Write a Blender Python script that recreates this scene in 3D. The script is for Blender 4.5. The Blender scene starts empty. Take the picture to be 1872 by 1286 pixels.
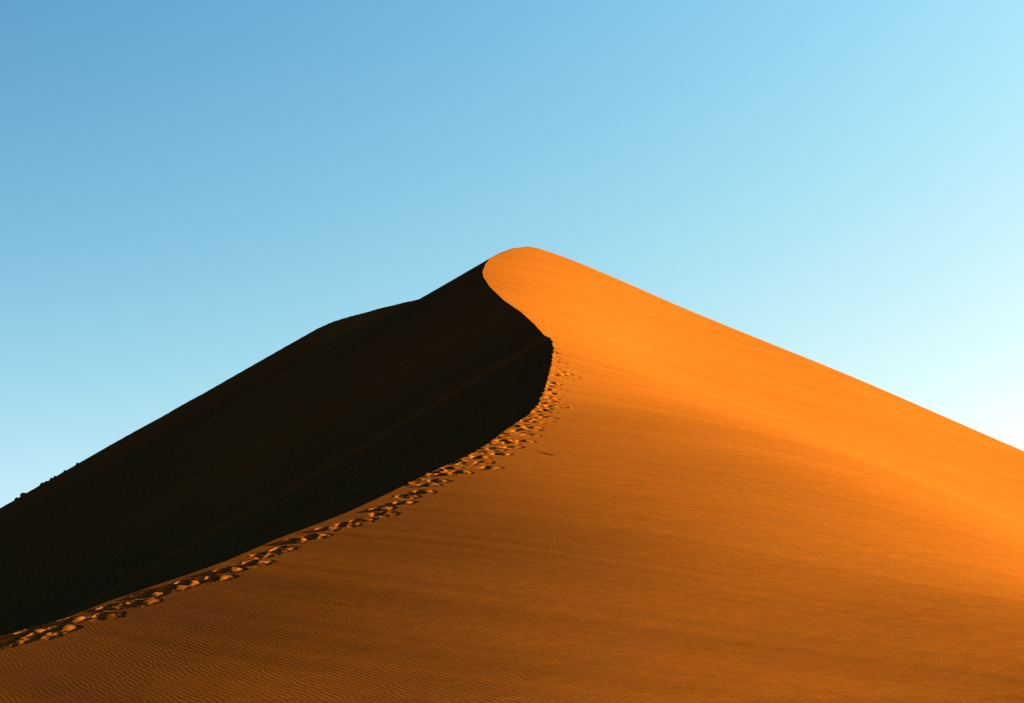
import bpy, math
import numpy as np
rng = np.random.default_rng(7)
scene = bpy.context.scene

# ---------------------------------------------------------------- camera
F = 2970.0                                   # focal length in photo pixels (photo 1872 px wide)
TH = math.atan(507 / F)                      # the camera looks up at the dune
cam = bpy.data.cameras.new('camera')
cam.sensor_fit = 'HORIZONTAL'; cam.sensor_width = 36.0
cam.lens = 36.0 * F / 1872.0
cam.clip_start = 0.1; cam.clip_end = 20000
cam_ob = bpy.data.objects.new('camera', cam)
scene.collection.objects.link(cam_ob)
cam_ob.location = (0, 0, 0)
cam_ob.rotation_euler = (math.pi / 2 + TH, 0, 0)
scene.camera = cam_ob

# ---------------------------------------------------------------- sky, sun, exposure
SUN_AZ, SUN_EL = math.radians(70), math.radians(12)     # azimuth clockwise from +Y (view direction)
SUN_DIR = np.array([math.sin(SUN_AZ) * math.cos(SUN_EL), math.cos(SUN_AZ) * math.cos(SUN_EL), math.sin(SUN_EL)])
EXPO = 2.45
SKY_STRENGTH = 0.1
scene.view_settings.view_transform = 'Standard'
scene.view_settings.look = 'None'
scene.view_settings.exposure = EXPO
scene.view_settings.gamma = 1.0
scene.cycles.use_denoising = False            # keeps the grain of the sand
world = bpy.data.worlds.new("World")
scene.world = world
world.use_nodes = True
nt = world.node_tree
N = nt.nodes.new
L = nt.links.new
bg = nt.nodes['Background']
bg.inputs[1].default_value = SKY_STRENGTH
sky = N('ShaderNodeTexSky')
sky.sky_type = 'NISHITA'; sky.sun_disc = False
sky.sun_elevation = SUN_EL; sky.sun_rotation = SUN_AZ
sky.air_density = 1.0; sky.dust_density = 1.0; sky.ozone_density = 3.0
tc = N('ShaderNodeTexCoord')
def wmath(op, a, b=None, c=None):
    n = N('ShaderNodeMath'); n.operation = op
    for i, v in enumerate((a, b, c)):
        if v is None: continue
        if isinstance(v, (int, float)): n.inputs[i].default_value = v
        else: L(v, n.inputs[i])
    return n.outputs[0]
dot = N('ShaderNodeVectorMath'); dot.operation = 'DOT_PRODUCT'
L(tc.outputs['Generated'], dot.inputs[0]); dot.inputs[1].default_value = tuple(SUN_DIR)
cs = dot.outputs['Value']
sz = N('ShaderNodeSeparateXYZ'); L(tc.outputs['Generated'], sz.inputs[0])
def wrange(v, a, b, lo, hi):
    n = N('ShaderNodeMapRange'); n.interpolation_type = 'SMOOTHSTEP'
    L(v, n.inputs[0])
    for i, x in enumerate((a, b, lo, hi)): n.inputs[1 + i].default_value = x
    return n.outputs[0]
# a clear low-sun sky: bright round the sun and the horizon; dimming added elsewhere to darken the slip face
def deep(f): return wmath('MULTIPLY', wrange(cs, -0.45, 0.05, f, 1.0), wrange(sz.outputs[2], 0.38, 0.70, 1.0, f))   # added dimming overhead and opposite the sun, strongest in red
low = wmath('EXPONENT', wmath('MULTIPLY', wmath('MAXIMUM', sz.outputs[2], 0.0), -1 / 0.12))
gain = 1.0 / (SKY_STRENGTH * 2 ** EXPO)
sep = N('ShaderNodeSeparateColor'); L(sky.outputs[0], sep.inputs[0])
comb = N('ShaderNodeCombineColor')
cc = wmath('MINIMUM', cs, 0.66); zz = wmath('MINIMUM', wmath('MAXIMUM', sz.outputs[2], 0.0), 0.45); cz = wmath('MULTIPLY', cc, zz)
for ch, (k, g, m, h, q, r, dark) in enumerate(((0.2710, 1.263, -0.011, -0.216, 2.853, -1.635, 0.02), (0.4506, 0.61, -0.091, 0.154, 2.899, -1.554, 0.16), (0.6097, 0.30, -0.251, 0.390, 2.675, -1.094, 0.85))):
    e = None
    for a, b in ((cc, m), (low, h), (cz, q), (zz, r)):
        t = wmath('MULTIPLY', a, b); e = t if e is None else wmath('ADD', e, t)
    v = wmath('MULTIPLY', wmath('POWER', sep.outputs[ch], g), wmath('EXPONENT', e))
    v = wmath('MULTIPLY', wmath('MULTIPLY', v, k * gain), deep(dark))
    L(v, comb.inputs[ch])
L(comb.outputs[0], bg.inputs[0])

sun = bpy.data.lights.new('sun', 'SUN')
sun.energy = 5.0; sun.angle = math.radians(0.53); sun.color = (1.0, 0.84, 0.58)
sun_ob = bpy.data.objects.new('sun', sun)
scene.collection.objects.link(sun_ob)
sun_ob.location = (120, 40, 60)
from mathutils import Vector
sun_ob.rotation_euler = Vector(tuple(SUN_DIR)).to_track_quat('Z', 'Y').to_euler()

# ---------------------------------------------------------------- helpers
def ray(px, py):
    """photo pixel -> (x/y, z/y) of its line of sight"""
    X = (np.asarray(px, float) - 936) / F; U = (643 - np.asarray(py, float)) / F
    y = np.cos(TH) - U * np.sin(TH); z = np.sin(TH) + U * np.cos(TH)
    return X / y, z / y

def tag(o, label=None, cat=None, group=None, kind=None):
    for k, v in (('label', label), ('category', cat), ('group', group), ('kind', kind)):
        if v: o[k] = v
    return o

def mesh_object(name, V, faces, mat, parent=None, normals=None, offset=(0, 0, 0), tread=None, streak=None):
    me = bpy.data.meshes.new(name)
    V = np.asarray(V, np.float32); faces = np.asarray(faces, np.int32)
    me.vertices.add(len(V)); me.vertices.foreach_set('co', (V - np.asarray(offset, np.float32)).ravel())
    n, k = faces.shape
    me.loops.add(n * k); me.loops.foreach_set('vertex_index', faces.ravel())
    me.polygons.add(n)
    me.polygons.foreach_set('loop_start', np.arange(n, dtype=np.int32) * k)
    me.polygons.foreach_set('use_smooth', np.ones(n, bool))
    me.update(calc_edges=True); me.validate()
    if normals is not None:
        me.normals_split_custom_set_from_vertices(normals.astype(np.float32).tolist())
    me.materials.append(mat)
    if tread is not None:
        me.attributes.new('trodden', 'FLOAT', 'POINT').data.foreach_set('value', np.asarray(tread, np.float32))
    if streak is not None:
        me.attributes.new('wind', 'FLOAT', 'POINT').data.foreach_set('value', np.asarray(streak, np.float32))
    o = bpy.data.objects.new(name, me)
    scene.collection.objects.link(o)
    if parent is not None: o.parent = parent
    return o

def vnoise(x, y, seed=0):
    """smooth value noise, -1..1"""
    xi = np.floor(x).astype(np.int64); yi = np.floor(y).astype(np.int64)
    fx, fy = x - xi, y - yi
    fx = fx * fx * (3 - 2 * fx); fy = fy * fy * (3 - 2 * fy)
    def h(a, b):
        v = np.sin(a * 127.1 + b * 311.7 + seed * 74.7) * 43758.5453
        return (v - np.floor(v)) * 2 - 1
    return (h(xi, yi) * (1 - fx) + h(xi + 1, yi) * fx) * (1 - fy) + (h(xi, yi + 1) * (1 - fx) + h(xi + 1, yi + 1) * fx) * fy

# ---------------------------------------------------------------- sand
def sand_material():
    m = bpy.data.materials.new('dune_sand'); m.use_nodes = True
    nt = m.node_tree; N = nt.nodes.new; L = nt.links.new
    b = nt.nodes['Principled BSDF']
    b.inputs['Roughness'].default_value = 0.95
    b.inputs['Specular IOR Level'].default_value = 0.0
    geo = N('ShaderNodeNewGeometry')
    def mapped(rot_z, scale):
        r = N('ShaderNodeVectorRotate'); r.rotation_type = 'Z_AXIS'
        L(geo.outputs['Position'], r.inputs['Vector']); r.inputs['Angle'].default_value = rot_z
        s = N('ShaderNodeVectorMath'); s.operation = 'MULTIPLY'
        L(r.outputs[0], s.inputs[0]); s.inputs[1].default_value = scale
        return s.outputs[0]
    def noise(vec, scale, detail, rough=0.5):
        n = N('ShaderNodeTexNoise'); n.inputs['Scale'].default_value = scale
        n.inputs['Detail'].default_value = detail; n.inputs['Roughness'].default_value = rough
        L(vec, n.inputs['Vector']); return n.outputs['Fac']
    def rng_(v, a, c, lo, hi):
        n = N('ShaderNodeMapRange'); L(v, n.inputs[0])
        for i, x in enumerate((a, c, lo, hi)): n.inputs[1 + i].default_value = x
        return n.outputs[0]
    def mul(a, c):
        n = N('ShaderNodeMath'); n.operation = 'MULTIPLY'
        for i, v in enumerate((a, c)):
            if isinstance(v, (int, float)): n.inputs[i].default_value = v
            else: L(v, n.inputs[i])
        return n.outputs[0]
    def add(a, c):
        n = N('ShaderNodeMath'); n.operation = 'ADD'; L(a, n.inputs[0]); L(c, n.inputs[1]); return n.outputs[0]
    # colour: wind-sorted bands of coarser and finer grains, patches, and the speckle of the grains
    wa = N('ShaderNodeAttribute'); wa.attribute_name = 'wind'
    sp_ = N('ShaderNodeSeparateXYZ'); L(geo.outputs['Position'], sp_.inputs[0])
    wv = N('ShaderNodeCombineXYZ'); L(wa.outputs['Fac'], wv.inputs[0]); L(mul(sp_.outputs[0], 0.03), wv.inputs[1])
    streaks = rng_(noise(wv.outputs[0], 0.42, 8, 0.72), 0.3, 0.7, 0.87, 1.13)
    bands = noise(mapped(math.radians(STREAK_AZ), (1.0, 0.035, 0.8)), 1.7, 6, 0.75)
    patch = noise(geo.outputs['Position'], 0.09, 3)
    grain = mul(rng_(noise(geo.outputs['Position'], 14.0, 2, 0.7), 0.25, 0.75, 0.86, 1.14), rng_(noise(geo.outputs['Position'], 3.6, 3, 0.7), 0.3, 0.7, 0.90, 1.10))
    f = mul(mul(mul(streaks, rng_(bands, 0.3, 0.7, 0.95, 1.05)), rng_(patch, 0.3, 0.7, 0.95, 1.05)), grain)
    col = N('ShaderNodeVectorMath'); col.operation = 'SCALE'
    col.inputs[0].default_value = SAND; L(f, col.inputs['Scale'])
    L(col.outputs[0], b.inputs['Base Color'])
    # ripples: bands about 8 cm apart, wandering and forking a little, stronger in some patches
    def ripples(az, wl, dist, nsc):
        w = N('ShaderNodeTexWave'); w.wave_type = 'BANDS'; w.bands_direction = 'X'; w.wave_profile = 'SIN'
        L(mapped(math.radians(az), (1, 1, 0)), w.inputs['Vector'])
        w.inputs['Scale'].default_value = 2 * math.pi / (20 * wl)
        w.inputs['Distortion'].default_value = dist; w.inputs['Detail'].default_value = 2
        w.inputs['Detail Scale'].default_value = nsc; w.inputs['Detail Roughness'].default_value = 0.5
        return w.outputs['Fac']
    pm = rng_(noise(mapped(0, (1, 1, 1)), 0.8, 3), 0.36, 0.62, 0.35, 1.0)
    sx = N('ShaderNodeSeparateXYZ'); L(geo.outputs['Position'], sx.inputs[0])
    fade = mul(rng_(sx.outputs[1], 38, 60, 1.0, 0.15), rng_(sx.outputs[0], -9.0, 0.0, 0.8, 1.8))
    fadex = rng_(sx.outputs[0], 1.5, 8.0, 1.0, 0.5)
    mixr = N('ShaderNodeMix'); mixr.data_type = 'FLOAT'
    L(rng_(noise(mapped(0, (1, 1, 1)), 1.7, 2), 0.44, 0.56, 0.0, 1.0), mixr.inputs[0])
    L(ripples(RIPPLE_AZ, 0.080, 2.4, 0.7), mixr.inputs[2]); L(ripples(RIPPLE_AZ - 4, 0.096, 2.8, 0.8), mixr.inputs[3])
    hgt = mul(mul(mul(mixr.outputs[0], pm), mul(fade, fadex)), RIPPLE_H)
    fine = mul(noise(mapped(math.radians(STREAK_AZ), (1.0, 0.12, 1.0)), 2.2, 5, 0.65), STREAK_H)
    bp = N('ShaderNodeBump'); bp.inputs['Strength'].default_value = 1.0; bp.inputs['Distance'].default_value = 1.0
    at = N('ShaderNodeAttribute'); at.attribute_name = 'trodden'
    keep = rng_(at.outputs['Fac'], 0.0, 1.0, 1.0, 0.05)
    L(mul(add(add(hgt, fine), mul(noise(wv.outputs[0], 0.30, 3, 0.5), 0.035)), keep), bp.inputs['Height'])
    L(bp.outputs['Normal'], b.inputs['Normal'])
    return m
SAND = (0.277, 0.0805, 0.0062)
STREAK_AZ = 52
RIPPLE_AZ = 155
RIPPLE_H = 0.00055
STREAK_H = 0.004
sand = sand_material()

# ---------------------------------------------------------------- shape of the dune
# windward side: a smooth bicubic surface z = y * g(x/y, ln y)
CO = np.array([-0.16834,-0.11419,-0.05865,-0.00059,0.0591,0.11833,0.17553,0.23,0.28178,0.33167,-0.15399,-0.10153,-0.04831,0.00882,0.06727,0.12456,0.17911,0.23002,0.27796,0.32462,-0.13936,-0.08807,-0.03732,0.01973,0.0756,0.13073,0.18301,0.22996,0.27303,0.31655,-0.12557,-0.07359,-0.02409,0.03014,0.08219,0.13551,0.18704,0.2299,0.26627,0.30872,-0.11492,-0.06572,-0.01005,0.04022,0.08861,0.1369,0.18893,0.22935,0.25888,0.30508,-0.10092,-0.05054,-0.00183,0.04915,0.09757,0.13221,0.17717,0.21932,0.26653,0.30911,-0.09143,-0.04256,0.00161,0.05611,0.0914,0.12913,0.14241,0.15935,0.21594,0.27828,-0.09098,-0.04178,0.00613,0.04728,0.08221,0.11202,0.10696,0.12454,0.17296,0.23009,-0.08712,-0.04091,0.01223,0.02842,0.05835,0.06558,0.05847,0.08017,0.12028,0.17168,-0.07353,-0.03201,0.00402,0.00482,0.00973,0.01001,0.00972,0.03815,0.07932,0.12101,-0.06308,-0.03391,-0.01647,-0.02043,-0.02971,-0.03556,-0.03022,-0.00471,0.03206,0.07079])
A0, A1, NA = -.42, .42, 11
B0, B1, NB = math.log(20), math.log(152), 10
CO = CO.reshape(NA, NB)
def bs(t):
    return ((1 - t) ** 3 / 6, (3 * t ** 3 - 6 * t ** 2 + 4) / 6, (-3 * t ** 3 + 3 * t ** 2 + 3 * t + 1) / 6, t ** 3 / 6)
def gsurf(a, b):
    u = np.clip((a - A0) / (A1 - A0), 0, 1) * (NA - 3); v = np.clip((b - B0) / (B1 - B0), 0, 1) * (NB - 3)
    i = np.minimum(u.astype(int), NA - 4); j = np.minimum(v.astype(int), NB - 4)
    wu, wv = bs(u - i), bs(v - j)
    r = 0
    for p in range(4):
        for q in range(4): r = r + wu[p] * wv[q] * CO[i + p, j + q]
    return r
def smax(a, b, k): return 0.5 * (a + b + np.sqrt((a - b) ** 2 + k * k))
def smin(a, b, k): return 0.5 * (a + b - np.sqrt((a - b) ** 2 + k * k))
def rmax(a, b, k):
    h = np.maximum(k - np.abs(a - b), 0) / k
    return np.maximum(a, b) + h * h * k / 4
FLOOR = -2.2
def windward(x, y):
    yc = np.maximum(y, 20.0)
    a = x / yc; ac = np.clip(a, -.415, .415); b = np.log(yc); e = .01
    g = gsurf(ac, b)
    ga = (gsurf(np.clip(ac + e, A0, A1), b) - gsurf(np.clip(ac - e, A0, A1), b)) / (np.clip(ac + e, A0, A1) - np.clip(ac - e, A0, A1))
    z = yc * (g + ga * (a - ac))
    z = z + np.where(y < 20, (y - 20.0) * 0.16, 0.0)
    return z

# crest between the sunlit and the shaded side, as (x, y)
CREST = np.array([(-18.47,12.0),(-15.44,20.0),(-12.71,26.0),(-9.745,31.39),(-8.824,32.55),(-8.271,33.95),(-7.063,36.11),(-6.473,37.31),(-5.719,39.53),(-4.817,41.49),(-4.281,42.77),(-3.433,45.34),(-2.721,47.76),(-2.262,49.3),(-1.519,51.68),(-0.9,54.3),(-0.237,58.28),(0.709,63.29),(1.137,66.96),(1.466,71.83),(1.838,78.15),(2.144,84.9),(2.361,89.17),(2.301,93.97),(1.908,94.52),(1.35,98.54),(0.596,102.26),(-0.507,105.51),(-1.561,110.7),(-2.054,114.74),(-2.185,117.47),(-2.038,121.87),(-1.732,125.5),(-1.116,129.34),(0.0,133.89),(1.329,137.41),(4.0,146.0),(30.0,230.0)])
def xcrest(y): return np.interp(y, CREST[:, 1], CREST[:, 0])
# skyline ridge: shaded left arm, summit, right arm as (photo x, photo y, distance)
RIDGE_PX = np.array([(-700,1330,150),(-160,1018,142),(0,929,140),(60,895,139.6),(141,849,139),(200,814.5,138.7),(304,757,138.2),(400,703,137.7),(510,641,137.2),(582,600,136.8),(605,590,136.6),(640,579,136.4),
 (690,565.5,136),(740,552.5,135),(770,546,134),(800,529,132),(850,500.5,129.5),(871,488.5,128.2),(886,478.3,127.2)], float)
a_, g_ = ray(RIDGE_PX[:, 0], RIDGE_PX[:, 1])
left_arm = np.stack([a_ * RIDGE_PX[:, 2], RIDGE_PX[:, 2], g_ * RIDGE_PX[:, 2]], 1)
top = CREST[(CREST[:, 1] > 127) & (CREST[:, 1] < 138)]
top = np.column_stack([top, windward(top[:, 0], top[:, 1])])
RIGHT_PX = np.array([(985,453),(1040,472),(1100,498),(1150,520),(1243,560),(1400,625),(1520,673),(1700,750),(1872,825)], float)
a_, g_ = ray(RIGHT_PX[:, 0], RIGHT_PX[:, 1])
right_arm = np.stack([a_ * 138, np.full(len(a_), 138.0), g_ * 138], 1)
far_right = np.array([(70.0, 138.0, 3.5), (110.0, 138.0, -12.0)])
RIDGE = np.vstack([left_arm, top, right_arm, far_right])
def yridge(x): return np.interp(x, RIDGE[:, 0], RIDGE[:, 1])
def zridge(x): return np.interp(x, RIDGE[:, 0], RIDGE[:, 2]) + .035 * vnoise(x * .21, x * 0, 21) + .02 * vnoise(x * .8, x * 0, 22)
def back(x, y): return zridge(x) - 0.5 * (y - yridge(x))
def sunny(x, y): return smin(windward(x, y), back(x, y), 0.05)
def floor_(z): return smax(z, FLOOR, 0.3)
def shady(x, y, s, zc):
    A = zridge(x) - 0.62 * (yridge(x) - y)                     # front of the left arm
    B = zc + 0.60 * s                                          # slip face falling from the crest
    t = np.minimum(rmax(A, B, np.minimum(np.minimum(10.0, 0.5 * np.abs(s)), 0.5 * np.maximum(yridge(x) - y, 0)) + 1e-6), np.minimum(back(x, y), zc))
    return np.where(s > -0.02, zc, t)

# ---------------------------------------------------------------- footprints: (photo x, photo y) of each hollow
PRINTS_PX = [(4,1176),(24,1169),(48,1156),(62,1165),(117,1136),(103,1150),(194,1112),(182,1126),(250,1102),(262,1088),(305,1077),(334,1065),
 (389,1057),(407,1043),(457,1029),(472,1014),(508,1004),(527,990),(565,981),(587,968),(624,960),(650,952),(691,941),(688,931),(729,920),(734,908),
 (767,899),(775,887),(792,879),(803,868),(833,864),(870,836),(874,846),(889,855),(908,830),(899,821),(929,818),(928,810),(952,807),(964,795),(965,782),
 (974,772),(995,763),(996,751),(981,753),(1011,735),(1003,727),(991,737),(1003,743),(1002,712),(1012,720),(1008,700),(1016,687),(1031,686),(1043,685),
 (1028,680),(1021,662),(1017,646),(1019,652),(843,848),(818,856),(1006,707),(988,745),(956,770),(944,788),(916,806),(860,828)]
yy_ = np.exp(np.linspace(math.log(20), math.log(120), 6000))
def land(px, py):
    a, g = ray(px, py)
    d = gsurf(np.full(len(yy_), float(a)), np.log(yy_)) - g
    k = np.where((d[:-1] < 0) & (d[1:] >= 0))[0]
    if not len(k): return None
    y = yy_[k[0]]
    return float(a) * y, y
PR = []
for px, py in PRINTS_PX:
    q = land(px, py)
    if q is None: continue
    x, y = q
    dy = 1.0; ang = math.atan2(float(xcrest(y + dy) - xcrest(y - dy)), 2 * dy) + rng.uniform(-.3, .3)
    far = min(max((y - 45) / 30, 0), 1)
    PR.append((x, y, ang, rng.uniform(.15, .24) * (1 + .35 * far), rng.uniform(.11, .17) * (1 + .2 * far), rng.uniform(.055, .10), rng.choice([.01, .02, .035, .045])))
PR = np.array(PR)
MOUND = np.stack([rng.uniform(.2, .27, len(PR)), rng.uniform(-.28, -.08, len(PR))], 1)   # sand pushed out downhill of each print
LITTLE = []                                        # trampled sand between the prints
for k in range(170):
    y = float(np.exp(rng.uniform(math.log(46), math.log(92))))
    wide = .35 + .9 * min(max((y - 40) / 30, 0), 1)
    x = float(xcrest(y)) + abs(rng.normal(0, wide)) * .5
    LITTLE.append((x, y, rng.uniform(0, 3.1), rng.uniform(.08, .2), rng.uniform(.06, .13), rng.uniform(-.05, .05), 0))
LITTLE = np.array(LITTLE)

def stamp(x, y, s):
    """height change of the trampled sand, and the nearest print for each point"""
    dz = np.zeros_like(x); who = np.full(x.shape, -1, np.int32); best = np.full(x.shape, 9.0); trod = np.zeros_like(x)
    order = np.argsort(y)
    ys = y[order]
    for i, (cx, cy, ang, ln, wd, dp, rim) in enumerate(PR):
        lo, hi = np.searchsorted(ys, (cy - 1.6, cy + 1.6)); idx = order[lo:hi]
        idx = idx[np.abs(x[idx] - cx) < 1.2]
        rx, ry = x[idx] - cx, y[idx] - cy
        p = rx * math.sin(ang) + ry * math.cos(ang); q = rx * math.cos(ang) - ry * math.sin(ang)
        wob = 1 + .22 * vnoise(rx * 5 + i * 7.3, ry * 3 + i * 3.1, 3) + .12 * vnoise(rx * 13 + i, ry * 11, 4)
        e1 = np.sqrt(((p - .3 * ln) / (.8 * ln)) ** 2 + (q / wd) ** 2)                 # ball of the foot
        e2 = np.sqrt(((p + .55 * ln) / (.55 * ln)) ** 2 + (q / (.72 * wd)) ** 2)       # heel
        e = np.minimum(e1, e2) * wob
        t = np.clip((e - .25) / .85, 0, 1); t = t * t * (3 - 2 * t)
        th = np.arctan2(q / wd, -p / ln)                         # 90 deg = to the right (downhill)
        mx, my = MOUND[i]
        mw = 1 + .2 * vnoise(rx * 7 + i * 3.7, ry * 4 + i, 9)
        md = np.sqrt(((rx - mx) / .17) ** 2 + ((ry - my) / .22) ** 2) * mw
        dz[idx] += -dp * (1 - t) + .2 * rim * np.exp(-((e - 1.3) / .3) ** 2) + rim * np.exp(-md ** 2.4)
        m = ((e < 1.5) & (e < best[idx])) | ((md < 1.1) & (best[idx] > 1.0))
        who[idx[m]] = i; best[idx[m]] = np.minimum(e[m], 1.4)
        trod[idx] = np.maximum(trod[idx], np.clip(np.maximum(1.9 - e, 1.9 - md) * 1.4, 0, 1))
    for (cx, cy, ang, ln, wd, dp, _) in LITTLE:
        lo, hi = np.searchsorted(ys, (cy - .8, cy + .8)); idx = order[lo:hi]
        idx = idx[np.abs(x[idx] - cx) < .8]
        rx, ry = x[idx] - cx, y[idx] - cy
        p = rx * math.sin(ang) + ry * math.cos(ang); q = rx * math.cos(ang) - ry * math.sin(ang)
        dz[idx] += dp * np.exp(-((p / ln) ** 2 + (q / wd) ** 2) ** 1.5)
    dz = dz + trod * (.008 * vnoise(x * 9, y * 6, 11) + .006 * vnoise(x * 21, y * 12, 12))
    return dz * np.clip((s + .25) / .25, 0, 1), who, trod

def wind(x, y):
    """a field whose level lines are the wind streaks, turning from across the slope low down to up the slope high up"""
    yt = np.linspace(0, 280, 1401)
    ph = np.radians(np.clip(122 - (yt - 50) * 1.15, 52, 140))
    Q = np.cumsum(np.sin(ph)) * (yt[1] - yt[0])
    return -x * np.cos(np.interp(y, yt, ph)) + np.interp(y, yt, Q)

# ---------------------------------------------------------------- mesh of the dune
rows = [12.0]
while rows[-1] < 260:
    y = rows[-1]
    rows.append(y + (0.25 if y < 20 else 0.0009 * y if y < 96 else .0006 * y if y < 142 else 0.02 * y))
Y = np.array(rows)
ker = np.hanning(13); ker /= ker.sum()
XC = xcrest(Y); XC[20:-20] = np.convolve(XC, ker, 'same')[20:-20]
XC = XC + np.clip((Y - 56) / 12, 0, 1) * np.clip((96.5 - Y) / 2, 0, 1) * .05 * (vnoise(Y * 2.3, Y * 0, 5) + .8 * vnoise(Y * 5.1, Y * 0, 6))   # trampled, crumbling edge
ZC = sunny(XC, Y)
u = [0.0]
while u[-1] < 1.2: u.append(u[-1] + (0.0008 if u[-1] < .045 else min(0.0008 + (u[-1] - .045) * .12, .012) if u[-1] < .7 else .05))
UR = np.array(u)
u = [0.0]
while u[-1] < .62: u.append(u[-1] + (0.0012 if u[-1] < .15 else min(0.0012 + (u[-1] - .15) * .06, .005)))
UL = np.array(u)

dune = bpy.data.objects.new('dune', None)
scene.collection.objects.link(dune)
dune.location = (0, 85, 0)
OFF = (0, 85, 0)
tag(dune, 'tall orange sand dune with a sharp crest between its sunlit and its black shaded side', 'dune', kind='structure')

def grid_faces(nr, nc):
    i = np.arange(nr - 1)[:, None] * nc + np.arange(nc - 1)[None, :]
    return np.stack([i, i + 1, i + 1 + nc, i + nc], -1).reshape(-1, 4)
def vnormals(P):
    dr = np.gradient(P, axis=0); dc = np.gradient(P, axis=1)
    n = np.cross(dc, dr); n /= np.linalg.norm(n, axis=-1, keepdims=True) + 1e-12
    return np.where(n[..., 2:] < 0, -n, n)

S = UR[None, :] * Y[:, None]
X = XC[:, None] + S; YY = np.broadcast_to(Y[:, None], X.shape)
Z = floor_(sunny(X, YY))
dz, who, trod = stamp(X.ravel(), YY.ravel().copy(), S.ravel())
dz = dz.reshape(X.shape); who = who.reshape(X.shape)
Z = Z + dz
P = np.stack([X, YY, Z], -1)
NRM = vnormals(P).reshape(-1, 3); V = P.reshape(-1, 3)
FC = grid_faces(*X.shape)
WIND = wind(X.ravel(), YY.ravel())
w4 = who.ravel()[FC]
fw = np.where((w4 >= 0).all(1), w4[:, 0], -1)
def sub(name, mask):
    f = FC[mask]; used, inv = np.unique(f.ravel(), return_inverse=True)
    return mesh_object(name, V[used], inv.reshape(-1, 4), sand, dune, NRM[used], OFF, trod[used], WIND[used])
sub('windward_slope', fw < 0)
for k in range(len(PR)):
    if (fw == k).sum() > 6: sub('footprint', fw == k)

SL = -UL[None, :] * Y[:, None]
XL = XC[:, None] + SL; YL = np.broadcast_to(Y[:, None], XL.shape)
ZL = floor_(shady(XL, YL, SL, ZC[:, None]))
ZL[:, 0] = Z[:, 0]
dzl, _, _ = stamp(XL.ravel(), YL.ravel().copy(), SL.ravel())
dzl = dzl.reshape(XL.shape); dzl[:, 0] = 0
PL = np.stack([XL, YL, ZL + dzl], -1)[:, ::-1]
mesh_object('slip_face', PL.reshape(-1, 3), grid_faces(*XL.shape), sand, dune, vnormals(PL).reshape(-1, 3), OFF)

# crumbled lumps of sand along the far left arm
def lump(px, py, r, seed):
    a, g = ray(px, py)
    x = float(a) * 139.3; y = float(yridge(x)) ; x = float(a) * y; z = float(zridge(x))
    nu, nv = 14, 9
    vs = []
    for j in range(nv):
        ph = -.45 + (math.pi / 2 + .45) * j / (nv - 1)
        for i in range(nu):
            t = 2 * math.pi * i / nu
            d = np.array([math.cos(t) * math.cos(ph), math.sin(t) * math.cos(ph), math.sin(ph)])
            k = 1 + .28 * float(vnoise(np.array([d[0] * 1.7 + seed * 5.1 + d[2]]), np.array([d[1] * 1.7 + d[2] * 1.3 + seed]), seed)[0])
            dx = d[0] * r * 1.5 * k
            vs.append((x + dx, y + d[1] * r * 1.4 * k, z + .36 * dx + d[2] * r * k * (1 - .45 * d[0]) - .3 * r))
    fs = [(j * nu + i, j * nu + (i + 1) % nu, (j + 1) * nu + (i + 1) % nu, (j + 1) * nu + i) for j in range(nv - 1) for i in range(nu)]
    mesh_object('sand_lump', vs, fs, sand, dune, None, OFF)
for i, (px, py, r) in enumerate([(31,911,.13),(44,903,.21),(77,885,.14),(84,881,.09),(94,876,.10),(100,872,.09),(119,861,.09),(142,848,.11)]):
    lump(px, py, r, i + 1)

# ---------------------------------------------------------------- desert floor
def low_bounce_floor():  # unseen floor, coloured darker to cut light bounced onto the slip face
    m = bpy.data.materials.new('floor_low_bounce'); m.use_nodes = True
    nt = m.node_tree; b = nt.nodes['Principled BSDF']; b.inputs['Roughness'].default_value = 1; b.inputs['Specular IOR Level'].default_value = 0
    g = nt.nodes.new('ShaderNodeNewGeometry'); n = nt.nodes.new('ShaderNodeTexNoise'); n.inputs['Scale'].default_value = .8; n.inputs['Detail'].default_value = 8
    r = nt.nodes.new('ShaderNodeValToRGB'); r.color_ramp.elements[0].position = .3; r.color_ramp.elements[1].position = .7
    r.color_ramp.elements[0].color = (.065, .030, .0045, 1); r.color_ramp.elements[1].color = (.14, .062, .0085, 1)
    nt.links.new(g.outputs['Position'], n.inputs['Vector']); nt.links.new(n.outputs['Fac'], r.inputs[0]); nt.links.new(r.outputs[0], b.inputs['Base Color'])
    return m
n = 96; R = 9000.0
vs = [(0, 0, -2.05)]
rad = [60, 200, 600, 1800, R]
for r in rad:
    for i in range(n):
        t = 2 * math.pi * i / n; vs.append((r * math.cos(t), r * math.sin(t), -2.05))
fs4 = []
for k in range(len(rad) - 1):
    for i in range(n):
        a = 1 + k * n + i; b_ = 1 + k * n + (i + 1) % n
        fs4.append((a, a + n, b_ + n, b_))
fs3 = [(0, 1 + i, 1 + (i + 1) % n) for i in range(n)]
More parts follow.
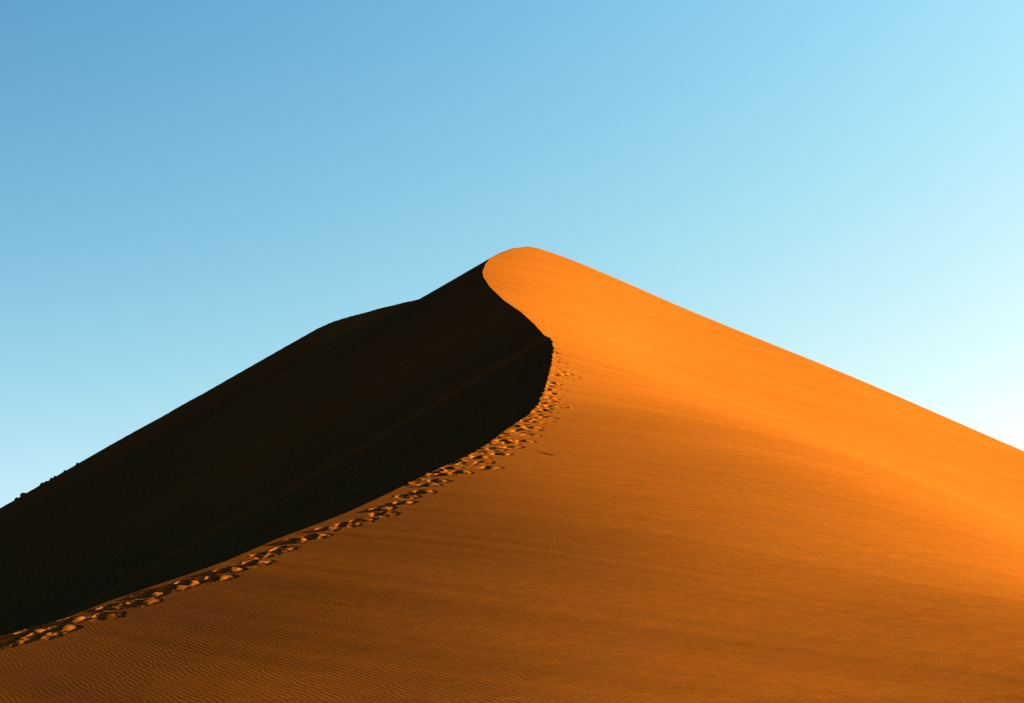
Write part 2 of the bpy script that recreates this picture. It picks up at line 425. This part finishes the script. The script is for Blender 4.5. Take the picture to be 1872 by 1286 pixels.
me = bpy.data.meshes.new('ground'); me.from_pydata(vs, [], fs3 + fs4); me.materials.append(low_bounce_floor())
ground = bpy.data.objects.new('ground', me); scene.collection.objects.link(ground)
tag(ground, 'flat desert floor around the foot of the big orange dune', 'ground', kind='structure')

# ---------------------------------------------------------------- dry stick on the sand
def bark():
    m = bpy.data.materials.new('dry_wood'); m.use_nodes = True
    nt = m.node_tree; b = nt.nodes['Principled BSDF']
    n = nt.nodes.new('ShaderNodeTexNoise'); n.inputs['Scale'].default_value = 60; n.inputs['Detail'].default_value = 4
    r = nt.nodes.new('ShaderNodeValToRGB')
    r.color_ramp.elements[0].color = (.09, .03, .007, 1); r.color_ramp.elements[1].color = (.20, .07, .013, 1)
    nt.links.new(n.outputs['Fac'], r.inputs[0]); nt.links.new(r.outputs[0], b.inputs['Base Color'])
    b.inputs['Roughness'].default_value = .9
    return m
def tube(pts, rads, k=8):
    pts = np.array(pts, float); vs, fs = [], []
    for i, p in enumerate(pts):
        t = pts[min(i + 1, len(pts) - 1)] - pts[max(i - 1, 0)]; t /= np.linalg.norm(t)
        a = np.cross(t, (0, 0, 1)); a /= np.linalg.norm(a); b = np.cross(a, t)
        for j in range(k):
            th = 2 * math.pi * j / k; vs.append(p + rads[i] * (a * math.cos(th) + b * math.sin(th)))
    for i in range(len(pts) - 1):
        for j in range(k): fs.append((i * k + j, i * k + (j + 1) % k, (i + 1) * k + (j + 1) % k, (i + 1) * k + j))
    return vs, fs
q0, q1 = land(976, 825.5), land(1014, 833)
sp, sr = [], []
for i in range(9):
    t = i / 8; x = q0[0] + (q1[0] - q0[0]) * t; y = q0[1] + (q1[1] - q0[1]) * t
    x += .015 * math.sin(t * 7)
    sp.append((x, y, float(windward(np.array([x]), np.array([y]))[0]) + .002 + .006 * t))
    sr.append(.004 + .007 * t)
v, f = tube(sp, sr)
stick = mesh_object('dry_stick', v, f, bark(), None, None, (0, 0, 0))
tag(stick, 'thin dark dry stick lying alone on the sunlit sand beside the footprints', 'stick')
